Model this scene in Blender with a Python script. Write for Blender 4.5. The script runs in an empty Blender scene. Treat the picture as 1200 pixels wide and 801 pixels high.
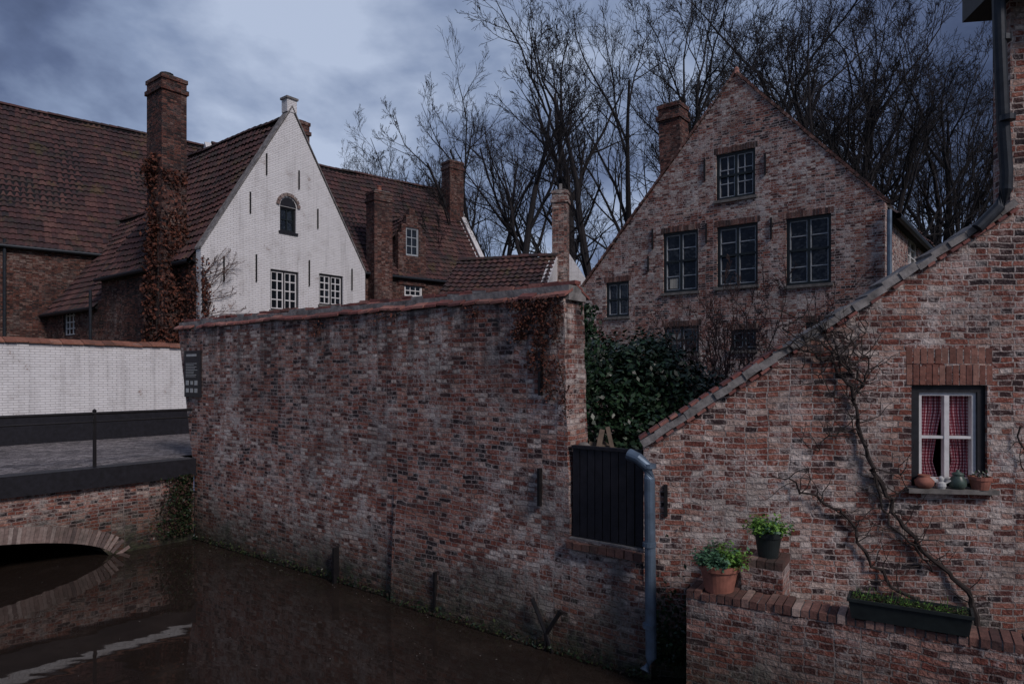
import bpy, math, random
from mathutils import Vector, noise
from mathutils.geometry import tessellate_polygon
R=random.Random(7)
sc=bpy.context.scene
F=800.0; HZ=439.0; CH=3.1
def V2(x,y): return Vector((x,y,0))
A=V2(-.7839,.6209); B=V2(.6209,.7839)          # canal axis / across axis
UP=Vector((0,0,1))
def ab(a,b,z=0): return A*a+B*b+UP*z
def sight(O,d,u,v):
    r=(u-600)/F; s=(r*O.y-O.x)/(d.x-r*d.y); Y=O.y+s*d.y
    return s, CH+(HZ-v)/F*Y
def rect(O,d,u0,v0,u1,v1):
    s0,_=sight(O,d,u0,v0); s1,_=sight(O,d,u1,v0); um=(u0+u1)/2
    _,zt=sight(O,d,um,v0); _,zb=sight(O,d,um,v1)
    return min(s0,s1),max(s0,s1),zb,zt
# ------------------------------------------------------------ materials
class NT:
    def __init__(s,name):
        s.m=bpy.data.materials.new(name); s.m.use_nodes=True; s.t=s.m.node_tree
        s.b=s.t.nodes['Principled BSDF']; s.b.inputs['Roughness'].default_value=.85
    def n(s,typ,**k):
        x=s.t.nodes.new(typ)
        for a,b in k.items(): setattr(x,a,b)
        return x
    def l(s,a,b): s.t.links.new(a,b)
    def inp(s,node,i,v):
        if hasattr(v,'links') or hasattr(v,'is_linked'): s.l(v,node.inputs[i])
        else: node.inputs[i].default_value=v
    def math(s,op,a,b=0.0,c=0.0,clamp=False):
        x=s.n('ShaderNodeMath',operation=op); x.use_clamp=clamp
        s.inp(x,0,a); s.inp(x,1,b)
        if op in('MULTIPLY_ADD',): s.inp(x,2,c)
        return x.outputs[0]
    def mix(s,f,a,b,mode='MIX'):
        x=s.n('ShaderNodeMix',data_type='RGBA',blend_type=mode)
        s.inp(x,0,f); s.inp(x,6,a); s.inp(x,7,b); return x.outputs[2]
    def noise(s,vec,scale,detail=4,rough=.6):
        x=s.n('ShaderNodeTexNoise'); x.inputs['Scale'].default_value=scale
        x.inputs['Detail'].default_value=detail; x.inputs['Roughness'].default_value=rough
        if vec is not None: s.l(vec,x.inputs['Vector'])
        return x
    def ramp(s,f,stops,interp='LINEAR'):
        x=s.n('ShaderNodeValToRGB'); x.color_ramp.interpolation=interp
        e=x.color_ramp.elements
        while len(e)<len(stops): e.new(.5)
        for i,(p,c) in enumerate(stops):
            e[i].position=p; e[i].color=(*c,1) if len(c)==3 else c
        s.l(f,x.inputs[0]); return x.outputs[0]
    def mr(s,f,a,b,c=0.,d=1.):
        x=s.n('ShaderNodeMapRange'); s.l(f,x.inputs[0])
        for i,q in enumerate((a,b,c,d)): x.inputs[i+1].default_value=q
        return x.outputs[0]
    def bump(s,h,strength,dist):
        x=s.n('ShaderNodeBump'); x.inputs['Strength'].default_value=strength
        x.inputs['Distance'].default_value=dist; s.l(h,x.inputs['Height'])
        s.l(x.outputs[0],s.b.inputs['Normal'])
def c4(c): return (*c,1)
PAL_OLD=[(0,(.035,.025,.030)),(.15,(.09,.045,.043)),(.33,(.22,.070,.052)),(.52,(.33,.120,.085)),(.69,(.40,.20,.155)),(.85,(.48,.34,.29)),(1,(.70,.62,.57))]
PAL_RED=[(0,(.04,.026,.028)),(.25,(.12,.047,.040)),(.55,(.26,.086,.062)),(.8,(.36,.16,.12)),(1,(.50,.36,.31))]
def brick_mat(name,pal=PAL_OLD,mortar=(.20,.17,.15),white=.5,damp=True,bw=.205,rh=.0575,dark=1.0,ms=.0085,soots=.75,top=None):
    k=NT(name); uv=k.n('ShaderNodeUVMap').outputs[0]
    geo=k.n('ShaderNodeNewGeometry'); pos=geo.outputs['Position']
    def off(scale,det,amp,src):
        nz=k.noise(uv,scale,det) 
        sub=k.n('ShaderNodeVectorMath',operation='SUBTRACT'); k.l(nz.outputs['Color'],sub.inputs[0]); sub.inputs[1].default_value=(.5,.5,.5)
        scl=k.n('ShaderNodeVectorMath',operation='MULTIPLY'); k.l(sub.outputs[0],scl.inputs[0]); scl.inputs[1].default_value=amp
        add=k.n('ShaderNodeVectorMath',operation='ADD'); k.l(src,add.inputs[0]); k.l(scl.outputs[0],add.inputs[1]); return add.outputs[0]
    vec=off(2.2,2,(.10,.075,0),uv); vec=off(22,2,(.020,.016,0),vec)
    br=k.n('ShaderNodeTexBrick'); k.l(vec,br.inputs['Vector'])
    br.inputs['Color1'].default_value=(0,0,0,1); br.inputs['Color2'].default_value=(1,1,1,1); br.inputs['Mortar'].default_value=(.4,.4,.4,1)
    br.inputs['Scale'].default_value=1; br.inputs['Mortar Size'].default_value=ms; br.inputs['Mortar Smooth'].default_value=.4
    br.inputs['Brick Width'].default_value=bw; br.inputs['Row Height'].default_value=rh
    br.squash=.52; br.squash_frequency=2; br.offset=.5
    rnd=br.outputs['Color']; fac=br.outputs['Fac']
    big=k.noise(pos,.6,3,.6).outputs[0]; mid=k.noise(pos,2.6,5,.7).outputs[0]; fine=k.noise(pos,38,3,.7).outputs[0]; m2=k.noise(pos,9.,4,.75).outputs[0]
    tone=k.math('ADD',rnd,k.mr(big,.3,.7,-.25,.28),clamp=True)
    col=k.ramp(tone,pal)
    col=k.mix(1.0,col,k.ramp(fine,[(.25,(.42,.42,.42)),(.75,(1.4,1.36,1.34))]),'MULTIPLY')
    col=k.mix(1.0,col,k.ramp(m2,[(.3,(.6,.6,.62)),(.7,(1.3,1.28,1.25))]),'MULTIPLY')
    mcol=k.mix(k.mr(mid,.35,.65),c4([x*.7 for x in mortar]),c4([min(1,x*1.7) for x in mortar]))
    col=k.mix(k.math('MULTIPLY',fac,.85),col,mcol)
    # lime wash / efflorescence remains, strongest in broad bands
    wm=k.math('ADD',k.math('ADD',k.math('MULTIPLY',mid,.55),k.math('MULTIPLY',m2,.5)),k.math('MULTIPLY',fine,.30))
    wm=k.mr(wm,.66,.80); wm=k.math('MULTIPLY',wm,white); wm=k.math('MULTIPLY',wm,k.mr(big,.35,.58,.3,1.))
    col=k.mix(wm,col,(.60,.55,.53,1))
    soot=k.mr(k.math('ADD',k.noise(pos,1.2,4,.65).outputs[0],k.math('MULTIPLY',m2,.3)),.62,.86,0,soots)
    col=k.mix(soot,col,(.030,.028,.032,1))
    z=k.n('ShaderNodeSeparateXYZ'); k.l(pos,z.inputs[0])
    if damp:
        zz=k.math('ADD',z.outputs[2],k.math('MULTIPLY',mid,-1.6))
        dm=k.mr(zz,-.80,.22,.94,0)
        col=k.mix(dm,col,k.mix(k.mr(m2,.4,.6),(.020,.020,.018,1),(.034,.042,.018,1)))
    if top:
        mp=k.n('ShaderNodeMapping'); mp.inputs['Scale'].default_value=(3.2,3.2,.22); k.l(pos,mp.inputs[0])
        st=k.noise(mp.outputs[0],1.6,5,.7).outputs[0]
        tt=k.math('MULTIPLY',k.mr(st,.45,.62),k.mr(z.outputs[2],top-1.5,top,0,.75)); col=k.mix(tt,col,(.028,.027,.030,1))
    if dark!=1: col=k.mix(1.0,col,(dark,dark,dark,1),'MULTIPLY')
    k.l(col,k.b.inputs['Base Color']); k.b.inputs['Roughness'].default_value=.88
    k.b.inputs['Specular IOR Level'].default_value=.3
    h=k.math('MULTIPLY',fac,-1.1); h=k.math('ADD',h,k.math('MULTIPLY',rnd,.6)); h=k.math('ADD',h,k.math('MULTIPLY',fine,.8)); h=k.math('ADD',h,k.math('MULTIPLY',mid,1.2)); h=k.math('ADD',h,k.math('MULTIPLY',m2,1.2))
    k.bump(h,1.0,.022)
    return k.m
def whitebrick_mat(name,col=(.84,.84,.85)):
    k=NT(name); uv=k.n('ShaderNodeUVMap').outputs[0]; pos=k.n('ShaderNodeNewGeometry').outputs['Position']
    br=k.n('ShaderNodeTexBrick'); k.l(uv,br.inputs['Vector']); br.inputs['Scale'].default_value=1
    br.inputs['Color1'].default_value=(0,0,0,1); br.inputs['Color2'].default_value=(1,1,1,1)
    br.inputs['Mortar Size'].default_value=.007; br.inputs['Brick Width'].default_value=.205; br.inputs['Row Height'].default_value=.0575; br.inputs['Mortar Smooth'].default_value=.6
    mid=k.noise(pos,1.6,6,.7).outputs[0]; fine=k.noise(pos,30,4).outputs[0]
    mp=k.n('ShaderNodeMapping'); mp.inputs['Scale'].default_value=(2.5,2.5,.25); k.l(pos,mp.inputs[0])
    st=k.noise(mp.outputs[0],1.5,5,.7).outputs[0]
    c=k.mix(k.mr(br.outputs['Color'],0,1,0,.16),c4(col),(.5,.48,.46,1))
    c=k.mix(k.mr(mid,.5,.75,0,.5),c,(.44,.42,.41,1)); c=k.mix(k.mr(st,.52,.75,0,.5),c,(.34,.33,.33,1))
    c=k.mix(k.math('MULTIPLY',br.outputs['Fac'],.3),c,(.38,.37,.37,1))
    c=k.mix(k.mr(k.math('ADD',mid,k.math('MULTIPLY',fine,.3)),.79,.84,0,.8),c,(.26,.15,.11,1))
    k.l(c,k.b.inputs['Base Color'])
    h=k.math('ADD',k.math('MULTIPLY',br.outputs['Fac'],-1.),k.math('MULTIPLY',br.outputs['Color'],.4)); h=k.math('ADD',h,k.math('MULTIPLY',mid,.8))
    k.bump(h,.9,.016); return k.m
def unit_mat(name,pal,rough=.85,soot=.6,bumpd=.006,moss=0):
    """colour per unit (tile / loose brick) from its UV cell"""
    k=NT(name); uv=k.n('ShaderNodeUVMap').outputs[0]; pos=k.n('ShaderNodeNewGeometry').outputs['Position']
    fl=k.n('ShaderNodeVectorMath',operation='FLOOR'); k.l(uv,fl.inputs[0])
    w=k.n('ShaderNodeTexWhiteNoise',noise_dimensions='2D'); k.l(fl.outputs[0],w.inputs['Vector'])
    big=k.noise(pos,.5,4,.65).outputs[0]; fine=k.noise(pos,22,4,.7).outputs[0]
    t=k.math('ADD',k.math('MULTIPLY',w.outputs['Value'],.7),k.mr(big,.3,.7,-.1,.4),clamp=True)
    c=k.ramp(t,pal); c=k.mix(1.,c,k.ramp(fine,[(.25,(.5,.5,.5)),(.75,(1.35,1.35,1.35))]),'MULTIPLY')
    s=k.mr(k.math('ADD',k.noise(pos,1.7,5,.7).outputs[0],k.math('MULTIPLY',fine,.15)),.55,.75,0,soot)
    c=k.mix(s,c,(.035,.033,.027,1))
    if moss:
        m=k.mr(k.math('ADD',k.noise(pos,1.1,5,.75).outputs[0],k.math('MULTIPLY',fine,.2)),.68,.74,0,moss); c=k.mix(m,c,(.10,.075,.025,1))
    k.l(c,k.b.inputs['Base Color']); k.b.inputs['Roughness'].default_value=rough
    k.bump(fine,.7,bumpd*1.3); return k.m
def plain(name,col,rough=.8,var=.35,scale=12,metal=0,bump=.3,bd=.005,spec=.4):
    k=NT(name); pos=k.n('ShaderNodeNewGeometry').outputs['Position']
    f=k.noise(pos,scale,5,.65).outputs[0]
    lo=tuple(x*(1-var) for x in col); hi=tuple(min(1,x*(1+var)) for x in col)
    k.l(k.ramp(f,[(.3,lo),(.7,hi)]),k.b.inputs['Base Color'])
    k.b.inputs['Roughness'].default_value=rough; k.b.inputs['Metallic'].default_value=metal; k.b.inputs['Specular IOR Level'].default_value=spec
    k.bump(f,bump,bd); return k.m
M={}
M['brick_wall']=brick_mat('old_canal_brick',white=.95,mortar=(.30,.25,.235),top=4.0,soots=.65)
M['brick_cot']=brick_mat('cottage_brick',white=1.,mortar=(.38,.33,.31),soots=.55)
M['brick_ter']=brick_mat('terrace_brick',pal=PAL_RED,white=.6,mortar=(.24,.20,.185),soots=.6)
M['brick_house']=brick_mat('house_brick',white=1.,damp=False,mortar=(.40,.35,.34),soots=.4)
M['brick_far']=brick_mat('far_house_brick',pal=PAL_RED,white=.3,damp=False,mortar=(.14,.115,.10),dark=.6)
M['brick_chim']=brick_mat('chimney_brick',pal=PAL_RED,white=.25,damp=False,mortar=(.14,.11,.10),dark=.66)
M['brick_pale']=brick_mat('pale_chimney_brick',white=.9,damp=False,mortar=(.3,.27,.24))
M['white']=whitebrick_mat('whitewashed_brick')
TP=[(0,(.028,.020,.025)),(.35,(.058,.029,.031)),(.7,(.095,.041,.039)),(1,(.145,.072,.060))]
M['tile']=unit_mat('roof_tiles',TP,soot=.8,moss=.45)
M['coping']=unit_mat('coping_tiles',[(0,(.12,.045,.045)),(.5,(.25,.085,.07)),(1,(.40,.20,.16))],soot=.5)
M['coping_or']=unit_mat('orange_coping_tiles',[(0,(.18,.075,.05)),(.5,(.28,.115,.075)),(1,(.38,.18,.12))],soot=.45)
M['loose']=unit_mat('loose_bricks',[(0,(.04,.029,.030)),(.35,(.12,.055,.045)),(.7,(.23,.11,.085)),(1,(.44,.33,.28))],soot=.8,bumpd=.012)
M['soldier']=unit_mat('soldier_bricks',[(0,(.12,.050,.040)),(.5,(.23,.09,.065)),(1,(.33,.18,.14))],soot=.5,bumpd=.01)
M['archring']=unit_mat('arch_bricks',[(0,(.12,.09,.085)),(.5,(.25,.18,.16)),(1,(.42,.36,.33))],soot=.6)
M['pave']=brick_mat('street_setts',pal=[(0,(.11,.105,.115)),(.5,(.20,.19,.20)),(1,(.34,.32,.33))],mortar=(.07,.065,.06),white=.4,damp=False,bw=.22,rh=.11,soots=.4)
M['black']=plain('black_tarred_paint',(.012,.012,.017),.55,.5)
M['iron']=plain('black_iron',(.014,.013,.015),.55,.4,metal=.3)
M['frame']=plain('dark_green_frame',(.010,.016,.018),.5,.3)
M['sash']=plain('white_sash_paint',(.70,.70,.70),.5,.15)
M['sashgrey']=plain('grey_sash_paint',(.34,.37,.40),.5,.25)
M['cement']=plain('weathered_cement',(.20,.19,.185),.9,.6,scale=7,bump=1,bd=.02)
M['stone']=plain('sill_stone',(.16,.15,.14),.9,.4)
M['zinc']=plain('zinc_pipe',(.13,.18,.24),.45,.35,metal=.4,scale=5)
M['zincdark']=plain('dark_lead_pipe',(.03,.036,.045),.5,.3,metal=.4)
M['bark']=plain('bark',(.020,.018,.020),.95,.4,scale=8)
M['vine']=plain('vine_bark',(.036,.028,.025),.95,.4,scale=20)
M['twig']=plain('red_twigs',(.10,.060,.052),.9,.3)
M['wood']=plain('old_wood',(.17,.13,.10),.85,.4,scale=10)
M['terracotta']=plain('terracotta',(.30,.12,.085),.8,.35,scale=9)
M['plastic']=plain('dark_planter_plastic',(.018,.024,.024),.5,.3)
M['soil']=plain('soil',(.03,.022,.016),.95,.4)
M['dark']=plain('dark_interior',(.008,.008,.01),.9,.2)
M['ground']=plain('garden_earth_and_grass',(.055,.06,.03),.95,.5,scale=1.5,bump=.8,bd=.03)
M['leafd']=plain('evergreen_leaf_dark',(.012,.028,.013),.4,.4)
M['leafm']=plain('evergreen_leaf',(.024,.056,.024),.4,.4)
M['leafg']=plain('fresh_green_leaf',(.13,.26,.045),.5,.4)
M['leafb']=plain('blue_green_leaf',(.06,.14,.075),.5,.4)
M['ivyr']=plain('dead_ivy_leaf',(.13,.042,.025),.8,.5,scale=15)
M['ivyb']=plain('brown_ivy_leaf',(.055,.027,.021),.8,.5,scale=15)
M['moss']=plain('moss',(.032,.044,.014),.95,.5)
M['petal']=plain('fallen_petals',(.22,.20,.18),.8,.2)
M['ceramicw']=plain('white_ceramic',(.50,.51,.50),.3,.2)
M['ceramicg']=plain('green_ceramic',(.06,.09,.075),.35,.4)
M['signtxt']=plain('sign_lettering',(.40,.42,.42),.6,.2)
M['netcurt']=plain('net_curtain_cloth',(.40,.38,.33),.9,.3,scale=6)
k=NT('window_glass'); k.b.inputs['Base Color'].default_value=(.010,.013,.018,1); k.b.inputs['Roughness'].default_value=.06
pos=k.n('ShaderNodeNewGeometry').outputs['Position']; k.bump(k.noise(pos,1.8,3).outputs[0],.6,.06); M['glass']=k.m
k=NT('gingham_curtain'); uv=k.n('ShaderNodeUVMap').outputs[0]
sp=k.n('ShaderNodeSeparateXYZ'); k.l(uv,sp.inputs[0])
def stripe(o):
    f=k.math('FRACT',k.math('MULTIPLY',o,30.)); return k.math('GREATER_THAN',f,.5)
s_=k.math('MULTIPLY',k.math('ADD',stripe(sp.outputs[0]),stripe(sp.outputs[1])),.5)
k.l(k.ramp(s_,[(0,(.74,.60,.62)),(.5,(.46,.14,.18)),(1,(.26,.04,.065))]),k.b.inputs['Base Color']); M['curtain']=k.m
k=NT('canal_water'); k.b.inputs['Roughness'].default_value=.02; k.b.inputs['IOR'].default_value=1.38
pos=k.n('ShaderNodeNewGeometry').outputs['Position']
mp=k.n('ShaderNodeMapping'); k.l(pos,mp.inputs[0]); mp.inputs['Rotation'].default_value=(0,0,.9); mp.inputs['Scale'].default_value=(1,2.2,1)
h=k.math('ADD',k.noise(mp.outputs[0],.9,2,.5).outputs[0],k.math('MULTIPLY',k.noise(pos,9,2,.5).outputs[0],.04)); k.bump(h,.12,.03)
film=k.mr(k.noise(pos,1.2,6,.75).outputs[0],.5,.8,0,.6); k.l(k.mix(film,(.022,.016,.013,1),(.06,.045,.036,1)),k.b.inputs['Base Color']); M['water']=k.m
# ------------------------------------------------------------ mesh builder
class MB:
    def __init__(s): s.v=[];s.f=[];s.uv=[];s.mi=[];s.mats=[]
    def m(s,key):
        if key not in s.mats: s.mats.append(key)
        return s.mats.index(key)
    def face(s,pts,uvs,mat):
        b=len(s.v); s.v.extend([tuple(p) for p in pts]); s.f.append(tuple(range(b,b+len(pts)))); s.uv.extend(uvs); s.mi.append(s.m(mat))
    def quad(s,p,mat,uvs=None):
        if uvs is None:
            w=(p[1]-p[0]).length; h=(p[3]-p[0]).length; o=p[0].z
            uvs=[(0,o),(w,o),(w,o+h),(0,o+h)]
        s.face(p,uvs,mat)
    def box(s,O,x,y,z,mat,cell=None):
        """O corner, x,y,z edge vectors (right handed)"""
        if x.cross(y).dot(z)<0: O=O+x; x=-x
        c=[O,O+x,O+x+y,O+y,O+z,O+x+z,O+x+y+z,O+y+z]
        lx,ly,lz=x.length,y.length,z.length; o=O.z; q=O.x+O.y
        def U(w,h,a=0.,b=0.):
            if cell is not None: return [cell]*4
            return [(q+a,o+b),(q+a+w,o+b),(q+a+w,o+b+h),(q+a,o+b+h)]
        for idx,uv in (((0,1,5,4),U(lx,lz)),((1,2,6,5),U(ly,lz,lx)),((2,3,7,6),U(lx,lz,lx+ly)),((3,0,4,7),U(ly,lz,2*lx+ly)),((4,5,6,7),U(lx,ly,0,lz)),((3,2,1,0),U(lx,ly))):
            s.face([c[i] for i in idx],uv,mat)
    def build(s,name,parent=None,smooth=False,center=True):
        me=bpy.data.meshes.new(name); 
        n=len(s.v)
        if center and n:
            lo=[min(v[i] for v in s.v) for i in range(3)]; hi=[max(v[i] for v in s.v) for i in range(3)]
            C=Vector(((lo[0]+hi[0])/2,(lo[1]+hi[1])/2,lo[2]))
        else: C=Vector((0,0,0))
        me.from_pydata([(v[0]-C.x,v[1]-C.y,v[2]-C.z) for v in s.v],[],s.f)
        l=me.uv_layers.new(name='UVMap'); flat=[c for u in s.uv for c in u[:2]]
        if len(flat)==2*len(me.loops): l.data.foreach_set('uv',flat)
        for kx in s.mats: me.materials.append(M[kx])
        me.polygons.foreach_set('material_index',s.mi)
        if smooth: me.polygons.foreach_set('use_smooth',[True]*len(me.polygons))
        me.update()
        ob=bpy.data.objects.new(name,me); sc.collection.objects.link(ob); ob.location=C
        if parent: ob.parent=parent; ob.location=C-parent.location
        return ob
def empty(name,loc):
    e=bpy.data.objects.new(name,None); sc.collection.objects.link(e); e.location=Vector(loc); e.empty_display_size=.5; return e
def wall(mb,O,d,n,outline,holes,thick,mat):
    loops=[[Vector((s,z,0)) for s,z in outline]]+[[Vector((a,c,0)),Vector((b,c,0)),Vector((b,e,0)),Vector((a,e,0))] for a,b,c,e in holes]
    flat=[p for l in loops for p in l]; tris=tessellate_polygon(loops)
    W=lambda p,t: O+d*p.x+UP*p.y-n*t
    for t in tris:
        ps=[flat[i] for i in t]; q=[W(p,0) for p in ps]
        nn=(q[1]-q[0]).cross(q[2]-q[0])
        if nn.length<1e-9: continue
        if nn.dot(n)<0: ps.reverse()
        mb.face([W(p,0) for p in ps],[(p.x,p.y) for p in ps],mat)
        ps=ps[::-1]; mb.face([W(p,thick) for p in ps],[(p.x,p.y) for p in ps],mat)
    for li,l in enumerate(loops):
        for i in range(len(l)):
            p,q=l[i],l[(i+1)%len(l)]
            if abs(p.x-q.x)<abs(p.y-q.y): uv=[(0,p.y),(0,q.y),(thick,q.y),(thick,p.y)]
            else: uv=[(p.x,p.y),(q.x,q.y),(q.x,q.y+thick),(p.x,p.y+thick)]
            mb.face([W(p,0),W(q,0),W(q,thick),W(p,thick)],uv,mat)
def roof(mb,P0,P1,P2,P3,mat='tile',cw=.23,rh=.31,sag=.06,seed=0):
    """P0,P1 eave, P2,P3 ridge"""
    ex=P1-P0; up=P3-P0; N=ex.cross(up).normalized()
    if N.z<0: N=-N
    nc=max(2,int(ex.length/cw)); nr=max(2,int(up.length/rh)); sub=5
    prof=[0,.022,.042,.03,.004]
    W=nc*sub+1; base=len(mb.v)
    rr=random.Random(seed); jit={}
    for r in range(nr):
        for e in (0,1):
            v=(r+(0 if e==0 else 1))/nr
            for c in range(W):
                u=c/(W-1); a=P0.lerp(P1,u); b=P3.lerp(P2,u); p=a.lerp(b,v)
                col=c//sub
                j=jit.setdefault((r,col),rr.uniform(-.012,.02))
                h=prof[c%sub]+(.05+j if e==0 else .0)
                h+=-sag*math.sin(math.pi*u)*math.sin(math.pi*v)*1.5+.09*noise.noise(Vector((p.x*.5,p.y*.5,seed)))
                if e==0: p=p-(up.normalized()*(.03+j))
                mb.v.append(tuple(p+N*h))
    mi=mb.m(mat)
    for L in range(2*nr-1):
        for c in range(W-1):
            i=base+L*W+c
            mb.f.append((i,i+1,i+1+W,i+W)); r=L//2; cc=c//sub
            mb.uv.extend([(cc+.5+seed*13,r+.5)]*4); mb.mi.append(mi)
    mb.box(P0-N*.17,P1-P0,P3-P0,N*.10,'dark')
def ridge(mb,P,Q,mat='tile',r=.12):
    L=(Q-P).length; n=int(L/.36)+1; d=(Q-P)/n; side=d.cross(UP).normalized()
    for i in range(n):
        a=P+d*i; b=P+d*(i+1.08); r0=r*1.1; r1=r*.95; z=.06*noise.noise(a*.6)
        for kk in range(6):
            t0=math.pi*kk/6; t1=math.pi*(kk+1)/6
            def pt(c,rad,t): return c+side*math.cos(t)*rad+UP*(math.sin(t)*rad+z)
            mb.face([pt(a,r0,t0),pt(a,r0,t1),pt(b,r1,t1),pt(b,r1,t0)],[(i+.5,77.5)]*4,mat)
def soldier(mb,O,d,n,s0,s1,z0,z1,proud=.006,mat='soldier',w=.066):
    nn=max(1,round((s1-s0)/w)); w=(s1-s0)/nn
    for i in range(nn):
        j=R.uniform(-.004,.004)
        mb.box(O+d*(s0+i*w+.004)+UP*z0+n*(proud+j)+d*R.uniform(-.003,.003),d*(w-.010),-n*.06,UP*(z1-z0+R.uniform(-.012,.010)),mat,cell=(R.randint(0,99)+.5,R.randint(0,99)+.5))
def window(mb,O,d,n,r,cols=2,rows=4,inset=.08,fw=.06,frame='frame',sash='sashgrey',transom=.5,mull=True,bar=.022,sill=None,glass='glass'):
    s0,s1,z0,z1=r
    def lb(a,b,c,e,t0,t1,m): mb.box(O+d*a+UP*c+n*t0,d*(b-a),n*(t1-t0),UP*(e-c),m)
    i=-inset
    lb(s0,s0+fw,z0,z1,i-.05,i+.03,frame); lb(s1-fw,s1,z0,z1,i-.05,i+.03,frame)
    lb(s0+fw,s1-fw,z0,z0+fw,i-.05,i+.03,frame); lb(s0+fw,s1-fw,z1-fw,z1,i-.05,i+.03,frame)
    a,b,c,e=s0+fw,s1-fw,z0+fw,z1-fw; m=(a+b)/2; tz=c+(e-c)*transom
    if mull: lb(m-fw*.45,m+fw*.45,c,e,i-.045,i+.024,frame)
    if transom>0: lb(a,b,tz-fw*.4,tz+fw*.4,i-.04,i+.027,frame)
    for kx in range(1,cols):
        x=a+(b-a)*kx/cols
        if mull and abs(x-m)<.02: continue
        lb(x-bar/2,x+bar/2,c,e,i-.03,i+.004,sash)
    for kx in range(1,rows):
        z=c+(e-c)*kx/rows
        if transom>0 and abs(z-tz)<.03: continue
        lb(a,b,z-bar/2,z+bar/2,i-.03,i+.006,sash)
    for (p,q) in ((a,m-fw*.45),(m+fw*.45,b)) if mull else ((a,b),):
        lb(p,p+bar,c,e,i-.03,i+.008,sash); lb(q-bar,q,c,e,i-.03,i+.008,sash)
        lb(p+bar,q-bar,c,c+bar,i-.03,i+.008,sash); lb(p+bar,q-bar,e-bar,e,i-.03,i+.008,sash)
    for cx in range(cols):
        for rw in range(rows):
            x0=a+(b-a)*cx/cols; x1=a+(b-a)*(cx+1)/cols; y0=c+(e-c)*rw/rows; y1=c+(e-c)*(rw+1)/rows
            t=[-.025+R.uniform(-.007,.007) for _ in range(3)]; t.append(t[0]+t[2]-t[1])
            mb.quad([O+d*x0+UP*y0+n*(i+t[0]),O+d*x1+UP*y0+n*(i+t[1]),O+d*x1+UP*y1+n*(i+t[2]),O+d*x0+UP*y1+n*(i+t[3])],glass)
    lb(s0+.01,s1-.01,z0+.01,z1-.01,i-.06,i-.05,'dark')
    if sill: lb(s0-.05,s1+.05,z0-.07,z0,-.1,.05,sill)
def anchor(mb,O,d,n,s,z0,z1,w=.035,t=.03): mb.box(O+d*(s-w/2)+UP*z0+n*.005,d*w,n*t,UP*(z1-z0),'iron')
def tube(mb,pts,radii,sides,mat,cap=False):
    base=len(mb.v); mi=mb.m(mat); n=len(pts); 
    for i,p in enumerate(pts):
        t=(pts[min(i+1,n-1)]-pts[max(i-1,0)])
        if t.length<1e-6: t=UP.copy()
        t.normalize(); x=t.cross(Vector((.3,.9,.2)) if abs(t.z)>.9 else UP); x.normalize(); y=t.cross(x); r=radii[i] if hasattr(radii,'__len__') else radii
        for kx in range(sides):
            an=2*math.pi*kx/sides; q=p+x*(math.cos(an)*r)+y*(math.sin(an)*r); mb.v.append((q.x,q.y,q.z))
    for i in range(n-1):
        for kx in range(sides):
            a=base+i*sides+kx; b=base+i*sides+(kx+1)%sides
            mb.f.append((a,b,b+sides,a+sides)); mb.uv.extend([(0,0)]*4); mb.mi.append(mi)
    if cap:
        mb.f.append(tuple(base+kx for kx in range(sides))[::-1]); mb.uv.extend([(0,0)]*sides); mb.mi.append(mi)
        mb.f.append(tuple(base+(n-1)*sides+kx for kx in range(sides))); mb.uv.extend([(0,0)]*sides); mb.mi.append(mi)
def lathe(mb,C,prof,mat,sides=24):
    base=len(mb.v); mi=mb.m(mat)
    for r,z in prof:
        for kx in range(sides):
            an=2*math.pi*kx/sides; mb.v.append((C.x+r*math.cos(an),C.y+r*math.sin(an),C.z+z))
    for i in range(len(prof)-1):
        for kx in range(sides):
            a=base+i*sides+kx; b=base+i*sides+(kx+1)%sides
            mb.f.append((a,b,b+sides,a+sides)); mb.uv.extend([(0,0)]*4); mb.mi.append(mi)
    for r_ in ((0,True),(len(prof)-1,False)):
        ids=[base+r_[0]*sides+kx for kx in range(sides)]
        if r_[1]: ids=ids[::-1]
        mb.f.append(tuple(ids)); mb.uv.extend([(0,0)]*sides); mb.mi.append(mi)
def leaf(mb,p,size,mat,rr,nrm=None):
    d=Vector((rr.gauss(0,1),rr.gauss(0,1),rr.gauss(0,1))).normalized()
    if nrm is not None: d=(d*.6+nrm).normalized()
    x=d.cross(Vector((rr.gauss(0,1),rr.gauss(0,1),rr.gauss(0,1)))).normalized(); y=d.cross(x); s=size*rr.uniform(.6,1.3)
    mb.face([p-x*s*.5,p+y*s*.28,p+x*s*.5,p-y*s*.28],[(0,0)]*4,mat)
def chimney(mb,C,d,w,dep,z0,z1,mat='brick_chim',pot=False,lean=0):
    e=UP.cross(d).normalized(); O=C-d*w/2-e*dep/2
    up=UP+d*lean
    mb.box(O+UP*z0,d*w,e*dep,up*(z1-z0),mat)
    T=O+UP*z0+up*(z1-z0)
    g=.05
    mb.box(T-d*g-e*g-UP*.36,d*(w+2*g),e*(dep+2*g),UP*.13,mat)
    mb.box(T-d*g*.6-e*g*.6-UP*.02,d*(w+1.2*g),e*(dep+1.2*g),UP*.12,mat)
    mb.box(T+d*.08+e*.08+UP*.10,d*(w-.16),e*(dep-.16),UP*.06,'cement')
    if pot: lathe(mb,T+d*w*.5+e*dep*.5+UP*.14,[(.11,0),(.10,.25),(.13,.27),(.13,.30)],'terracotta',12)
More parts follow.
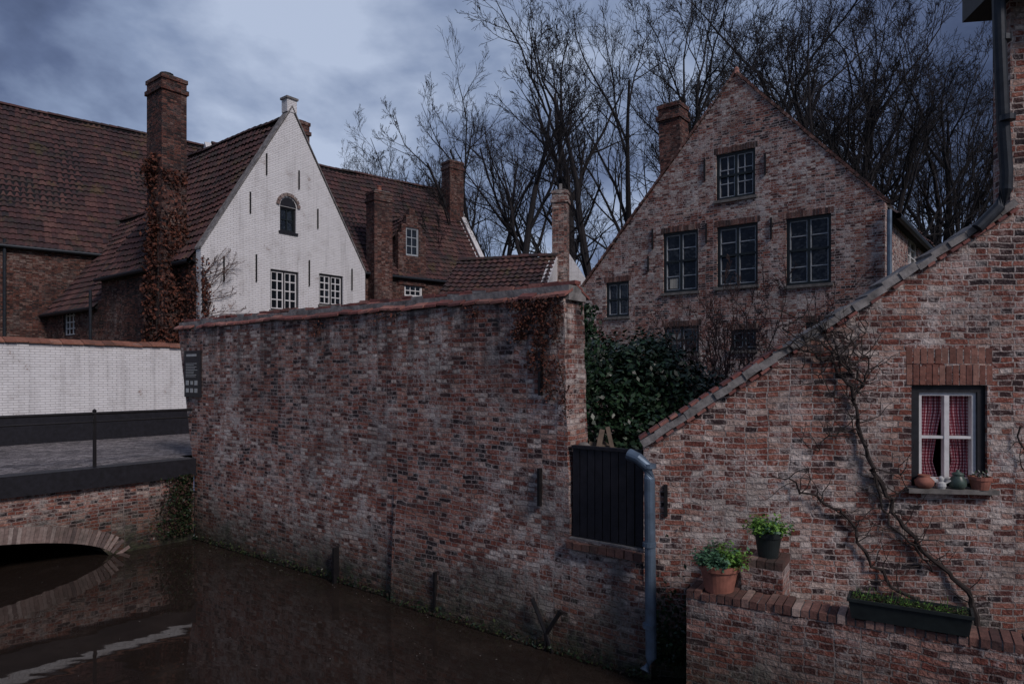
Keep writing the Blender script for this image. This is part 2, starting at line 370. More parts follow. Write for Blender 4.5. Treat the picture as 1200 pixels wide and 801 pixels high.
def gable_house(name,O,d,inn,W,Ln,zl,zr,sa,za,z0,gmat,smat,holes=(),hl=(),hr=(),par=.12,t0=.3,ovl=.15,seed=1,endpar=0,rooftile='tile',bmat=None):
    root=empty(name,O+d*W/2+inn*Ln/2+UP*z0)
    mb=MB(); n=-inn
    ol=[(0,z0),(W,z0),(W,zr+par*.3),(sa,za+par),(0,zl+par*.3)]
    wall(mb,O,d,n,ol,list(holes),.28,gmat)
    wall(mb,O+inn*(Ln),d,inn,[(0,z0),(W,z0),(W,zr),(sa,za+endpar),(0,zl)],[],.28,bmat or smat)
    wall(mb,O+inn*.28,inn,-d,[(0,z0),(Ln-.56,z0),(Ln-.56,zl-.05),(0,zl-.05)],[(a-.28,b-.28,c,e) for a,b,c,e in hl],.28,smat)
    wall(mb,O+inn*.28+d*W,inn,d,[(0,z0),(Ln-.56,z0),(Ln-.56,zr-.05),(0,zr-.05)],[(a-.28,b-.28,c,e) for a,b,c,e in hr],.28,smat)
    mb.build('walls',root)
    mb=MB()
    for side in (0,1):
        if side==0: sE,zE,sg=0,zl,-1
        else: sE,zE,sg=W,zr,1
        slope=(za-zE)/abs(sa-sE); E=O+d*(sE+sg*ovl)+UP*(zE-ovl*slope); Rg=O+d*sa+UP*za
        roof(mb,E+inn*t0,E+inn*(Ln-.02),Rg+inn*(Ln-.02),Rg+inn*t0,seed=seed+side,mat=rooftile)
        g=O+d*(sE+sg*(ovl+.06))+UP*(zE-ovl*slope-.06)
        tube(mb,[g+inn*t0,g+inn*(Ln)],.07,8,'zincdark')
    Rg=O+d*sa+UP*(za+.02); ridge(mb,Rg+inn*t0,Rg+inn*Ln)
    mb.build('roof',root)
    return root
# ------------------------------------------------------------ ground, water
O2=V2(1.36,7.05); d2=V2(3.49,-.54).normalized(); n2=V2(d2.y,-d2.x).normalized()
OT=V2(1.61,6.3); dT=V2(2.15,-1.29).normalized(); nT=V2(dT.y,-dT.x).normalized()
mb=MB()
W2e=O2+d2*9
hole=[ab(18.4,6.55),ab(3.3,6.55),O2-n2*.12+d2*.1,W2e-n2*.12,ab(-60,3),ab(-60,-7),ab(18.4,-7)]
outer=[V2(-500,-500),V2(500,-500),V2(500,700),V2(-500,700)]
fl=outer+hole
for t in tessellate_polygon([outer,hole]):
    ps=[fl[i] for i in t]
    if (ps[1]-ps[0]).cross(ps[2]-ps[0]).z<0: ps.reverse()
    mb.face([p+UP*1.42 for p in ps],[(p.x,p.y) for p in ps],'ground')
mb.build('ground',center=False)
mb=MB(); mb.quad([ab(-60,-8),ab(-60,9),ab(19,9),ab(19,-8)][::-1],'water'); mb.build('canal_water',center=False)
mb=MB()
mb.box(ab(-60,-7,-.8),A*78,-B*.4,UP*2.9,'brick_wall'); mb.build('canal_bank_wall')
mb=MB(); mb.box(ab(18.35,-7,-.8),B*13.5,A*.2,UP*2.2,'brick_wall'); mb.build('canal_end_wall')
# ------------------------------------------------------------ garden wall W1
OW=ab(3.2,6.40); nW=-B
def sw(u,v): return sight(OW,A,u,v)
sf_b=sw(232,600)[0]; sf_t=sw(209,390)[0]; sn_t=sw(660,360)[0]; sn_b=sw(667,600)[0]
zt=3.97; zg=1.27
root=empty('brick_garden_wall',OW+A*5)
mb=MB()
top=[]
for i in range(31):
    s=sf_t+(sn_t-sf_t)*i/30; top.append((s,zt+.03*noise.noise(Vector((s*.8,0,3)))))
edge=[(sn_t+(sn_b-sn_t)*i/12+R.uniform(-.018,.018),zt+(zg-zt)*i/12) for i in range(1,12)]
ol=[(0,-.6),(sf_b+.1,-.6),(sf_b+.15,1.2)]+top+edge+[(sn_b,zg),(0,zg)]
wall(mb,OW,A,nW,ol,[],.42,'brick_wall')
mb.build('masonry',root)
mb=MB() # battered footing
sj=sw(463,640)[0]; zj=1.55
P=lambda s,t,z: OW+A*s+nW*t+UP*z
mb.quad([P(sj,.12,-.6),P(0,.12,-.6),P(0,.012,zj-.4),P(sj,.012,zj)],'brick_wall',[(sj,-.6),(0,-.6),(0,zj-.4),(sj,zj)])
mb.quad([P(sj,0,-.6),P(sj,.12,-.6),P(sj,.012,zj),P(sj,0,zj)],'brick_wall')
mb.quad([P(sj,.012,zj),P(0,.012,zj-.4),P(0,-.01,zj-.4),P(sj,-.01,zj)],'brick_wall')
mb.build('footing',root)
mb=MB() # coping tiles
s=sn_t-.06
i=0
while s<sf_t+.05:
    w=.225; zz=zt+.035*noise.noise(Vector((s*.8,0,3)))
    for sd in (0,1):
        for row in (0,1):
            jj=R.uniform(-.014,.020); tw=R.uniform(-.016,.016)
            t0=(.05-row*.14+R.uniform(-.016,.016)) if sd==0 else (-.47+row*.14)
            sg=-1 if sd==0 else 1
            O=OW+A*(s+.004+R.uniform(-.006,.006))+nW*t0+UP*(zz+row*.085+jj*.5+.01)
            if R.random()<.97: mb.box(O,A*(w-.014)+UP*tw,nW*(sg*.17)+UP*(.085+jj*.5),UP*.03,'coping',cell=(i+.5,sd*2+row+.5))
    if R.random()<.93: mb.box(OW+A*s+nW*(-.275+R.uniform(-.012,.012))+UP*(zz+.165),A*(w*1.02)+UP*R.uniform(-.014,.014),nW*.12,UP*(.03+R.uniform(0,.02)),'coping' if R.random()<.75 else 'cement',cell=(i+.5,9.5))
    s+=w; i+=1
mb.box(OW+A*(sn_t-.05)+nW*(-.40)+UP*(zt-.02),A*(sf_t-sn_t+.1),nW*.36,UP*.17,'cement')
mb.build('tile_coping',root)
mb=MB()
for u,v0,v1 in ((397,640,692),(515,668,712),(634,548,592),(635,412,463)):
    s,z1=sw(u,v0); _,z0=sw(u,v1); anchor(mb,OW,A,nW,s,z0,z1,t=.10 if v0>600 else .05)
s,z=sw(648,738); c=OW+A*s+nW*.13+UP*z
for dx,dz in ((.2,.36),(-.2,.30),(.02,-.36),(-.12,-.3)):
    tube(mb,[c,c+A*dx+UP*dz],.025,6,'iron',True)
mb.build('iron_anchors',root)
# gate
sg0=sw(752,600)[0]; sg1=sw(669,600)[0]
root=empty('wooden_gate',OW+A*((sg0+sg1)/2)+UP*zg)
mb=MB(); nb=9; w=(sg1-sg0)/nb
for i in range(nb):
    mb.box(OW+A*(sg0+i*w+.005)+nW*(-.06+R.uniform(-.003,.003))+UP*(zg+.03),A*(w-.010),nW*.028,UP*(.98+R.uniform(-.004,.004)),'black')
mb.box(OW+A*sg0+nW*(-.11)+UP*(zg+.2),A*(sg1-sg0),nW*.045,UP*.1,'black'); mb.box(OW+A*sg0+nW*(-.11)+UP*(zg+.75),A*(sg1-sg0),nW*.045,UP*.1,'black')
mb.build('boards',root)
mb=MB(); mb.box(OW+A*(sg0)+nW*(-.08)+UP*(zg+1.01),A*(sg1-sg0),nW*.07,UP*.035,'black'); mb.build('top_rail',root)
mb=MB()
soldier(mb,OW,A,nW,sg0-.05,sg1+.02,zg-.09,zg-.01,proud=.09,mat='loose',w=.11)
mb.box(OW+A*(sg0-.05)+nW*.0+UP*(zg-.012),A*(sg1-sg0+.07),-nW*.4,UP*.03,'cement'); mb.build('threshold',root)
# sign
root=empty('information_sign',OW+A*sw(227,430)[0]+UP*3)
mb=MB(); s0,s1,z0,z1=rect(OW,A,219,411,237,465)
mb.box(OW+A*s0+UP*z0+nW*.01,A*(s1-s0),nW*.04,UP*(z1-z0),'black'); mb.build('board',root)
mb=MB(); W_=s1-s0; H_=z1-z0
def sg(a,b,c,e): mb.box(OW+A*(s1-W_*b)+UP*(z0+H_*c)+nW*.051,A*(W_*(b-a)),nW*.004,UP*(H_*(e-c)),'signtxt')
sg(.15,.8,.88,.93)
for i in range(9): sg(.12,R.uniform(.6,.88),.44+i*.035,.452+i*.035)
for i in range(3):
    sg(.12+i*.28,.30+i*.28,.26,.36) if i!=1 else sg(.42,.58,.27,.35)
    sg(.12+i*.28,.30+i*.28,.10,.19)
mb.build('lettering',root)
# ------------------------------------------------------------ bridge
root=empty('brick_arch_bridge',ab(15,2,1.5))
mb=MB(); OB=ab(12.73,6.38); dB=-B
c0,c1=1.35,7.6; crown=.55
pts=[]
for i in range(25):
    t=i/24; s=c1+(c0-c1)*t; q=(s-(c0+c1)/2)/((c1-c0)/2); pts.append((s,-.15+(crown+.15)*math.sqrt(max(0,1-q*q))**.9))
ol=[(0,-.6),(0,1.2),(14,1.2),(14,-.6),(c1,-.6)]+pts+[(c0,-.6)]
wall(mb,OB,dB,-A,ol,[],5.4,'brick_wall')
mb.build('arch_masonry',root)
mb=MB() # voussoirs
for i in range(110):
    t=(i+.5)/110; s=c1+(c0-c1)*t
    def h(s):
        q=(s-(c0+c1)/2)/((c1-c0)/2); return -.15+(crown+.15)*math.sqrt(max(0,1-q*q))**.9
    tx=Vector((.02,h(s+.01)-h(s-.01),0)).normalized(); T=dB*tx.x+UP*tx.y; Nn=dB*(-tx.y)+UP*tx.x
    mb.box(OB+dB*s+UP*h(s)-A*(.010+R.uniform(0,.006))-T*.028,T*.055,A*.1,Nn*.26,'archring',cell=(i+.5,R.randint(0,9)+.5))
mb.build('arch_ring',root)
mb=MB(); mb.box(OB-A*.10+UP*1.2,dB*14,A*.35,UP*.33,'black'); mb.build('edge_beam',root)
mb=MB(); mb.quad([ab(12.98,-7.6,1.524),ab(12.98,6.38,1.524),ab(18.3,6.38,1.524),ab(18.3,-7.6,1.524)],'pave',[(0,0),(14,0),(14,5.3),(0,5.3)])
mb.quad([ab(13.3,6.38,1.522),ab(13.3,22,1.522),ab(19.6,22,1.522),ab(19.6,6.38,1.522)],'pave',[(0,0),(16,0),(16,6),(0,6)])
mb.build('paved_deck',root)
root=empty('bridge_railing',ab(12.85,4,1.53))
mb=MB()
for b in (4.7,2.6,.5,-1.6,-3.7,-5.8): 
    mb.box(ab(12.83,b,1.50),A*.045,B*.045,UP*.97,'iron'); lathe(mb,ab(12.853,b+.02,2.46),[(.03,0),(.035,.03),(.01,.06)],'iron',8)
for z,r in ((2.44,.026),(2.30,.016)): tube(mb,[ab(12.85,6.45,z),ab(12.85,-7,z)],r,8,'iron',True)
mb.build('rails_and_posts',root)
# ------------------------------------------------------------ white boundary wall
root=empty('whitewashed_wall',ab(18.3,3,1.5))
mb=MB(); Ow=ab(18.26,15); wall(mb,Ow,-B,-A,[(0,1.3),(26,1.3),(26,3.82),(0,3.82)],[],.3,'white'); mb.build('masonry',root)
mb=MB(); wall(mb,Ow-A*.03,-B,-A,[(0,1.3),(26,1.3),(26,2.18),(0,2.18)],[],.028,'black'); mb.build('tarred_plinth',root)
mb=MB()
for i in range(116):
    s=i*.225; z=3.82+R.uniform(-.014,.014)
    for sgn in (0,1):
        O=Ow-B*s-A*(.07+R.uniform(-.012,.012))+UP*z if sgn==0 else Ow-B*s+A*.37+UP*z
        mb.box(O,-B*.217+UP*R.uniform(-.01,.01),(A*.225+UP*.10) if sgn==0 else (-A*.225+UP*.10),UP*.03,'coping_or',cell=(i+.5,sgn+.5))
mb.box(Ow+UP*3.80,-B*26,A*.3,UP*.08,'cement'); mb.build('tile_coping',root)
# ------------------------------------------------------------ white gabled house
OG=ab(19.57,10.02); nG=-A
H=[rect(OG,B,317,317,350,364),rect(OG,B,374,322,402,358),rect(OG,B,328,243,347,272)]
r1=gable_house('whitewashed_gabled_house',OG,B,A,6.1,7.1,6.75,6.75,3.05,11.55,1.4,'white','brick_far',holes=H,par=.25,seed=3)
mb=MB()
for h in H[:2]: window(mb,OG,B,nG,h,4,4,frame='black',sash='sash',fw=.05,transom=0,bar=.035,sill='stone')
window(mb,OG,B,nG,H[2],2,2,frame='black',sash='frame',fw=.05,transom=0,bar=.03,mull=False,sill='black',glass='glass')
s0,s1,z0,z1=H[2]; cm=(s0+s1)/2; r_=(s1-s0)/2
for i in range(8):
    a0=math.pi*i/8; a1=math.pi*(i+1)/8
    p=lambda a,rr:OG+B*(cm+math.cos(a)*rr)+UP*(z1+.02+math.sin(a)*rr)+nG*.006
    mb.quad([p(a0,0.01),p(a0,r_),p(a1,r_),p(a1,.01)],'black')
for i in range(9):
    a0=math.pi*i/9; a1=math.pi*(i+.92)/9; q0=p(a0,r_+.04); q1=p(a1,r_+.04); m_=(p((a0+a1)/2,1)-p((a0+a1)/2,0)).normalized()
    mb.box(q0,q1-q0,nG*.05,m_*.10,'archring',cell=(i+.5,3.5))
mb.build('windows',r1)
mb=MB()
for u,v0,v1 in ((262,300,330),(300,298,330),(362,305,335),(412,315,340),(293,225,250),(372,245,268),(312,180,205),(350,200,222)):
    s,za_=sight(OG,B,u,v0); _,zb_=sight(OG,B,u,v1); anchor(mb,OG,B,nG,s,zb_,za_,t=.04)
for (sa_,za_,sb_,zb_) in ((-.03,6.80,3.05,11.87),(6.13,6.80,3.05,11.87)):
    p=OG+B*sa_+UP*za_; q=OG+B*sb_+UP*zb_; mb.box(p-A*.04,q-p,A*.36,UP*.06,'cement')
mb.box(OG+B*2.87+UP*11.7-A*.02,B*.36,A*.32,UP*.42,'white'); mb.box(OG+B*2.83+UP*12.12-A*.06,B*.44,A*.4,UP*.07,'cement')
mb.build('gable_trim',r1)
mb=MB()
s,zc=sight(OG,A,200,95); chimney(mb,OG+A*(s)-B*.12,A,1.0,.75,1.4,zc-.15)
mb.box(OG+A*(s-.62)-B*.45+UP*1.4,A*1.24,B*.6,UP*4.2,'brick_chim')
T=OG+A*s-B*.12+UP*zc; lathe(mb,T,[(.1,-.05),(.1,.12),(.2,.13),(.2,.17),(.05,.22)],'iron',10)
chimney(mb,OG+B*4.43+A*1.5,A,.42,.42,9,12.0)
mb.build('chimneys',r1)
rr=random.Random(5); mb=MB()
Cc=OG+A*s-B*.12
for i in range(11000):
    z=1.6+rr.random()**1.15*8.2
    spread=.38 if z>6.5 else .50+(6.5-z)*.33
    if z>7.5 and rr.random()<.35: continue
    off=rr.gauss(0,spread*.55)+.12*math.sin(z*2.1)
    if noise.noise(Vector((off*1.4,z*.9,4)))<-.12 and rr.random()<.8: continue
    if rr.random()<.35 and z<9.3 and abs(off)<.7: 
        p=Cc-A*((.65 if z<5.6 else .53)+abs(rr.gauss(0,.06)))+B*rr.uniform(-.4,.4)+UP*z
    else: p=Cc+A*off+B*( (-.36 if z<5.6 else -.40)-abs(rr.gauss(0,.08)) if abs(off)<.66 else .10-abs(rr.gauss(0,.06)))+UP*z
    leaf(mb,p,.13,'ivyr' if rr.random()<.55 else 'ivyb',rr)
for i in range(2600): # growth round the corner onto the white gable
    t=rr.random(); z=2.2+3.9*t+rr.gauss(0,.3); w_=.28*(1.1-t)+.05
    p=OG+(B*abs(rr.gauss(0,w_))-A*(.04+abs(rr.gauss(0,.05))) if rr.random()<.4 else A*abs(rr.gauss(0,.8))-B*(.04+abs(rr.gauss(0,.06))))+UP*z
    leaf(mb,p,.10,'ivyr' if rr.random()<.5 else 'ivyb',rr)
for i in range(10): g0=Cc-B*.42+A*rr.uniform(-.3,.3)+UP*1.5; tube(mb,[g0,g0+A*rr.uniform(-.3,.3)+UP*3,g0+A*rr.uniform(-.3,.3)+UP*rr.uniform(5,8.3)],[.03,.02,.008],4,'vine')
mb.build('dead_ivy')
# ------------------------------------------------------------ lower wing
OL=ab(26.67,10.02)
hw_=rect(OL,A,74,360,88,394)
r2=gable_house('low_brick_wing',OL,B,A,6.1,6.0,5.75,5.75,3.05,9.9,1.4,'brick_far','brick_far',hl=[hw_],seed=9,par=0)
mb=MB(); window(mb,OL,A,-B,hw_,3,4,frame='black',sash='sash',transom=0,mull=False,bar=.04); mb.build('windows',r2)
mb=MB(); p=OL-B*.32; tube(mb,[p+A*.1+UP*6.1,p+A*.1+UP*1.4],.05,8,'zincdark'); mb.build('downpipe',r2)
# ------------------------------------------------------------ big left house
dR=V2(.765,.644).normalized(); nR=V2(.644,-.765).normalized()
YB=26.8
OBg=V2(-.75*YB,YB)-dR*14
zE=CH+159/F*YB
p0=V2(-.75*YB,YB)-nR*4.8
sR=(-.75*p0.y-p0.x)/(dR.x+.75*dR.y); YR=(p0+dR*sR).y; zR=CH+316/F*YR
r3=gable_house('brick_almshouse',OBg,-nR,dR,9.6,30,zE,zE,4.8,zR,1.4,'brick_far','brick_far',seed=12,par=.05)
mb=MB()
s,z=sight(OBg,dR,5,250); tube(mb,[OBg+dR*(s)+nR*.12+UP*zE,OBg+dR*s+nR*.12+UP*1.4],.06,8,'zincdark')
mb.build('downpipe',r3)
# ------------------------------------------------------------ rear house
OF=V2(-6.88,32)-dR*6; zE2=CH+125/F*32
hD=rect(OF,dR,474,327,495,348); 
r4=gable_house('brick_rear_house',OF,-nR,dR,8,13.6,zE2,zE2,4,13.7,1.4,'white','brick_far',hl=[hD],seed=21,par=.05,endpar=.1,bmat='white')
mb=MB(); window(mb,OF,dR,nR,hD,3,3,frame='sash',sash='sash',transom=0,mull=False,bar=.04,fw=.07)
s0,s1,z0,z1=rect(OF,dR,466,245,498,322); W_=s1-s0; m_=(s0+s1)/2
mbw=MB(); 
wh=rect(OF,dR,475,267,490,300)
wall(mbw,OF+nR*.06,dR,nR,[(s0,zE2-.6),(s1,zE2-.6),(s1,z0+(z1-z0)*.62),(s1-W_*.12,z0+(z1-z0)*.62),(s1-W_*.12,z0+(z1-z0)*.76),(s1-W_*.28,z0+(z1-z0)*.76),(s1-W_*.28,z0+(z1-z0)*.9),(s1-W_*.4,z0+(z1-z0)*.9),(s1-W_*.4,z1),(s0+W_*.4,z1),(s0+W_*.4,z0+(z1-z0)*.9),(s0+W_*.28,z0+(z1-z0)*.9),(s0+W_*.28,z0+(z1-z0)*.76),(s0+W_*.12,z0+(z1-z0)*.76),(s0+W_*.12,z0+(z1-z0)*.62),(s0,z0+(z1-z0)*.62)],[wh],.3,'brick_chim')
zs=z0+(z1-z0)*.55
mbw.box(OF+dR*(s0+.03)-nR*.24+UP*(zE2-.5),dR*.15,-nR*2.6,UP*(zs-zE2+.5),'brick_far'); mbw.box(OF+dR*(s1-.18)-nR*.24+UP*(zE2-.5),dR*.15,-nR*2.6,UP*(zs-zE2+.5),'brick_far')
q=OF-nR*.24
for sA in (s0-.05,s1+.05):
    roof(mbw,q+dR*sA+UP*zs,q+dR*sA-nR*3.2+UP*zs,q+dR*m_-nR*3.2+UP*(z1-.25),q+dR*m_+UP*(z1-.25),seed=4)
window(mb,OF+nR*.06,dR,nR,wh,2,3,frame='sashgrey',sash='sashgrey',transom=0,mull=False,bar=.04,fw=.05)
mbw.build('dormer',r4); mb.build('windows',r4)
mb=MB()
s,zc=sight(OF,dR,442,230); chimney(mb,OF+dR*s+nR*.2,dR,.95,.8,1.4,zc,mat='brick_chim',pot=True)
s,zc=sight(OF-nR*3.5,dR,540,195); chimney(mb,OF-nR*3.0+dR*(13.1),dR,.95,.8,6,zc-.2,mat='brick_chim')
for (a,za_,b_,zb_) in ((-.05,zE2+.05,4,13.95),(8.05,zE2+.05,4,13.95)):
    p=OF+dR*13.45-nR*a+UP*za_; q=OF+dR*13.45-nR*b_+UP*zb_; mb.box(p,q-p,dR*.3,UP*.1,'white')
mb.build('chimneys_and_verge',r4)
# ------------------------------------------------------------ low tiled outbuilding
Rr=V2(1.72,26); Lr=V2(-2.1,27.0); dl=(Rr-Lr).normalized(); nl=V2(dl.y,-dl.x).normalized()
Ofr=Lr+nl*2.4
r5=gable_house('low_tiled_outbuilding',Ofr,-nl,dl,4.8,(Rr-Lr).length,5.9,5.9,2.4,7.6,1.4,'brick_far','brick_far',seed=31,par=.0,bmat='white',t0=.0)
mb=MB(); s,zc=sight(Rr,dl,661,222); chimney(mb,Rr+dl*.08-nl*.3,dl,.58,.5,3,zc-.1,mat='brick_pale')
mb.box(Rr+dl*(.03)-nl*.35+UP*zc,dl*.1,nl*.1,UP*.3,'cement'); mb.build('chimney',r5)
Og=V2(-.1,29.4); r6=gable_house('whitewashed_cottage',Og,V2(1,0),V2(0,1),5.0,6,4.6,4.6,2.5,8.3,1.4,'white','white',seed=41,par=.12)
# ------------------------------------------------------------ right brick house
OH=ab(2.89,16.85); nH=-B
def rh(*q): return rect(OH,A,*q)
HH=[rh(777,271,818,342),rh(840,263,888,335),rh(921,253,974,333),rh(839,177,885,232),rh(710,330,737,371),rh(778,382,819,414),rh(944,377,972,400),rh(856,386,886,410)]
def rs(*q): return rect(OH,B,*q)
SH=[rs(1064,278,1076,312),rs(1083,286,1091,310)]
r7=gable_house('brick_gabled_house',OH,A,B,8.0,9.2,6.85,5.4,3.32,10.5,1.4,'brick_house','brick_house',holes=HH,hl=SH,par=.12,seed=51)
mb=MB()
for i,h in enumerate(HH):
    window(mb,OH,A,nH,h,4 if i in(3,) else 2,4 if i in (0,1,2) else (3 if i==3 else 2),transom=.52 if i<4 else .5,fw=.07,sill='stone',mull=True)
for h in SH: window(mb,OH,B,-A,h,2,3,transom=0,frame='sash',sash='sash')
mb.build('windows',r7)
mb=MB()
def cloth(h,f0,f1,g0,g1):
    s0,s1,z0,z1=h; a=s0+.09; b=s1-.09; c=z0+.09; e=z1-.09; n_=10
    for kx in range(n_):
        x0=a+(b-a)*(f0+(f1-f0)*kx/n_); x1=a+(b-a)*(f0+(f1-f0)*(kx+1)/n_); t0=-.092+.004*(kx%2); t1=-.092+.004*((kx+1)%2)
        mb.quad([OH+A*x0+UP*(c+(e-c)*g0)+nH*t0,OH+A*x1+UP*(c+(e-c)*g0)+nH*t1,OH+A*x1+UP*(c+(e-c)*g1)+nH*t1,OH+A*x0+UP*(c+(e-c)*g1)+nH*t0],'netcurt')
cloth(HH[0],.62,.92,.02,.20); cloth(HH[5],.58,.88,.3,.8)
mb.build('net_curtains',r7)
mb=MB()
for i,h in enumerate(HH): 
    s0,s1,z0,z1=h; soldier(mb,OH,A,nH,s0-.06,s1+.06,z1+.003,z1+.15,proud=.004,mat='loose')
def verge(O,d,inn,sa,za,sb,zb,w=.34,mat='loose'):
    p=O+d*sa+UP*za; q=O+d*sb+UP*zb; L=(q-p).length; nn=int(L/.07); e=(q-p)/nn; up=e.cross(inn).normalized()
    if up.z<0: up=-up
    for i in range(nn): mb.box(p+e*i-inn*.03+up*(R.uniform(-.012,.012)),e*.9,inn*w,up*.06,mat,cell=(i+.5,R.randint(0,50)+.5))
verge(OH,A,B,-.02,6.91,3.32,10.63); verge(OH,A,B,8.02,5.46,3.32,10.63)
mb.build('brick_trim',r7)
mb=MB()
for u,v0,v1 in ((826,187,212),(897,180,205),(765,268,292),(828,262,285),(904,255,280),(760,300,318)):
    s,za_=sight(OH,A,u,v0); _,zb_=sight(OH,A,u,v1); anchor(mb,OH,A,nH,s,zb_,za_,t=.04)
tube(mb,[OH-A*.10-B*.08+UP*6.7,OH-A*.10-B*.08+UP*1.4],.05,8,'zinc')
mb.build('ironwork_and_downpipe',r7)
mb=MB(); chimney(mb,ab(8.55,18.6),A,.66,.6,6.5,10.85,mat='brick_chim',lean=.04)
lathe(mb,ab(6.21,16.9,10.63),[(.09,0),(.06,.08),(.07,.12),(.02,.18)],'coping',8)
mb.build('chimney_and_finial',r7)
# ------------------------------------------------------------ cottage (near right)
sc_=lambda u,v: sight(O2,d2,u,v)
root=empty('brick_cottage',O2+d2*3)
mb=MB()
sT,zT=sc_(1184,246); _,zB=sc_(752,523); hw=rect(O2,d2,1068,451,1157,570)
wall(mb,O2,d2,n2,[(0,-.6),(7,-.6),(7,8),(sT,8),(sT,zT),(0,zB)],[hw],.30,'brick_cot')
dep=4.5
def BX(p,q,z00,z01p,z01q,mat='brick_cot'):
    mb.quad([p+UP*z00,q+UP*z00,q+UP*z01q,p+UP*z01p],mat)
Pb=O2-n2*.31; 
BX(Pb,Pb+B*dep,1.2,zB-.2,zB-.2); BX(Pb+B*dep,Pb+B*dep+d2*6.9,1.2,zB-.2,zT+1.2); BX(Pb+d2*sT,Pb+d2*sT+B*dep,zT-.3,8,8)
BX(Pb+d2*6.9,Pb+d2*6.9+B*dep,1.2,8,8); BX(Pb+B*dep+d2*sT,Pb+B*dep+d2*6.9,zT-.2,8,8)
mb.build('walls',root)
mb=MB()
e0=Pb+UP*(zB-.22)+d2*.02; e1=Pb+d2*(sT-.02)+UP*(zT-.24)
roof(mb,e0,e0+B*dep,e1+B*dep,e1,seed=61)
mb.quad([Pb+d2*sT+UP*8,Pb+d2*7+UP*8,Pb+d2*7+B*dep+UP*8,Pb+d2*sT+B*dep+UP*8],'dark')
mb.build('roof',root)
mb=MB() # verge coping: cement with tile fragments
p=O2+UP*(zB); q=O2+d2*(sT+.05)+UP*(zT+.03); L=(q-p).length; nn=24; e=(q-p)/nn; up=UP-e.normalized()*e.normalized().z; up.normalize()
for i in range(nn):
    mb.box(p+e*i+n2*(.05+R.uniform(-.014,.014))+up*(R.uniform(-.012,.012)),e*.998+up*R.uniform(-.012,.012),-n2*.36,up*(.07+R.uniform(-.012,.014)),'cement')
nn=34; e=(q-p)/nn
for i in range(nn):
    if R.random()<.8: mb.box(p+e*(i+.1)+n2*(.07)-up*.03,e*R.uniform(.55,.9),-n2*.1,up*.027,'coping',cell=(i+.5,3.5))
for i in range(0,14): mb.box(p+e*(i+.1)+n2*(.02)+up*.078,e*R.uniform(.6,.9),-n2*.2,up*.03,'coping',cell=(i+.5,6.5))
mb.build('verge_coping',root)
# cottage window
s0,s1,z0,z1=hw
mb=MB()
def lb(a,b,c,e_,t0,t1,m): mb.box(O2+d2*a+UP*c+n2*t0,d2*(b-a),n2*(t1-t0),UP*(e_-c),m)
i_=-.09; fw=.085
lb(s0,s0+fw,z0,z1,i_-.08,i_+.05,'black'); lb(s1-fw*.8,s1,z0,z1,i_-.08,i_+.05,'black'); lb(s0+fw,s1-fw*.8,z1-fw*.8,z1,i_-.08,i_+.05,'black'); lb(s0+fw,s1-fw*.8,z0,z0+.03,i_-.08,i_+.05,'black')
a,b,c,e_=s0+fw,s1-fw*.8,z0+.03,z1-fw*.8; sb=.036; m_=(a+b)/2
lb(a,a+sb,c,e_,i_-.05,i_+.02,'sash'); lb(b-sb,b,c,e_,i_-.05,i_+.02,'sash'); lb(a+sb,b-sb,c,c+sb*1.3,i_-.05,i_+.02,'sash'); lb(a+sb,b-sb,e_-sb,e_,i_-.05,i_+.02,'sash')
lb(m_-.022,m_+.022,c+sb,e_-sb,i_-.045,i_+.024,'sash'); lb(a+sb,b-sb,c+(e_-c)*.5-.013,c+(e_-c)*.5+.013,i_-.04,i_+.016,'sash')
mb.build('window_frame',root)
mb=MB()
for side in (0,1):
    N_=44; x0=a+.03 if side==0 else b-.03; sg_=1 if side==0 else -1
    grid=[]
    for jz in range(25):
        f=jz/24; z=c+.02+(e_-c-.04)*f
        wd=(b-a)*.47*(1 if f>.8 else (.60+.40*((f-.2)/.6)**1.3 if f>.2 else .60+.22*(.2-f)/.2))
        row=[]
        for ix in range(N_+1):
            g=ix/N_; row.append(O2+d2*(x0+sg_*wd*g)+UP*z+n2*(i_-.085+.018*math.sin(g*34+f*3)+.006*math.sin(g*11+f*9)))
        grid.append(row)
    for jz in range(24):
        for ix in range(N_):
            uvs=[(ix/N_*.5,jz/24*.9),((ix+1)/N_*.5,jz/24*.9),((ix+1)/N_*.5,(jz+1)/24*.9),(ix/N_*.5,(jz+1)/24*.9)]
            mb.face([grid[jz][ix],grid[jz][ix+1],grid[jz+1][ix+1],grid[jz+1][ix]],uvs,'curtain')
mb.build('curtains',root,smooth=True)
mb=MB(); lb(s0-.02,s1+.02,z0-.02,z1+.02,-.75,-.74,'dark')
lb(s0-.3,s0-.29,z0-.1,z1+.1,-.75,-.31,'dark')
mb.build('room_back',root)
mb=MB(); 
soldier(mb,O2,d2,n2,s0-.05,s1+.05,z1+.003,z1+.195,mat='soldier',w=.062,proud=.004)
soldier(mb,O2,d2,n2,s0-.05,s1+.05,z1+.208,z1+.36,mat='soldier',w=.066,proud=.004)
s,za_=sc_(780,567); _,zb_=sc_(780,604); anchor(mb,O2,d2,n2,s,zb_,za_,t=.04)
lb(s0-.06,s1+.06,z0-.055,z0-.012,-.1,.10,'stone')
mb.build('lintel_sill_and_anchor',root)
def sillp(u,off=.05): s,_=sc_(u,560); return O2+d2*s+n2*off+UP*(z0-.012)
mb=MB(); lathe(mb,sillp(1081,.04),[(.05,0),(.08,.03),(.088,.07),(.06,.10),(.045,.115),(.06,.13),(.05,.13),(.035,.115)],'terracotta',18); mb.build('terracotta_jug',smooth=True)
mb=MB(); lathe(mb,sillp(1146,.04),[(.07,0),(.092,.09),(.10,.092),(.10,.125),(.088,.125),(.085,.10)],'terracotta',18); 
rq=random.Random(4)
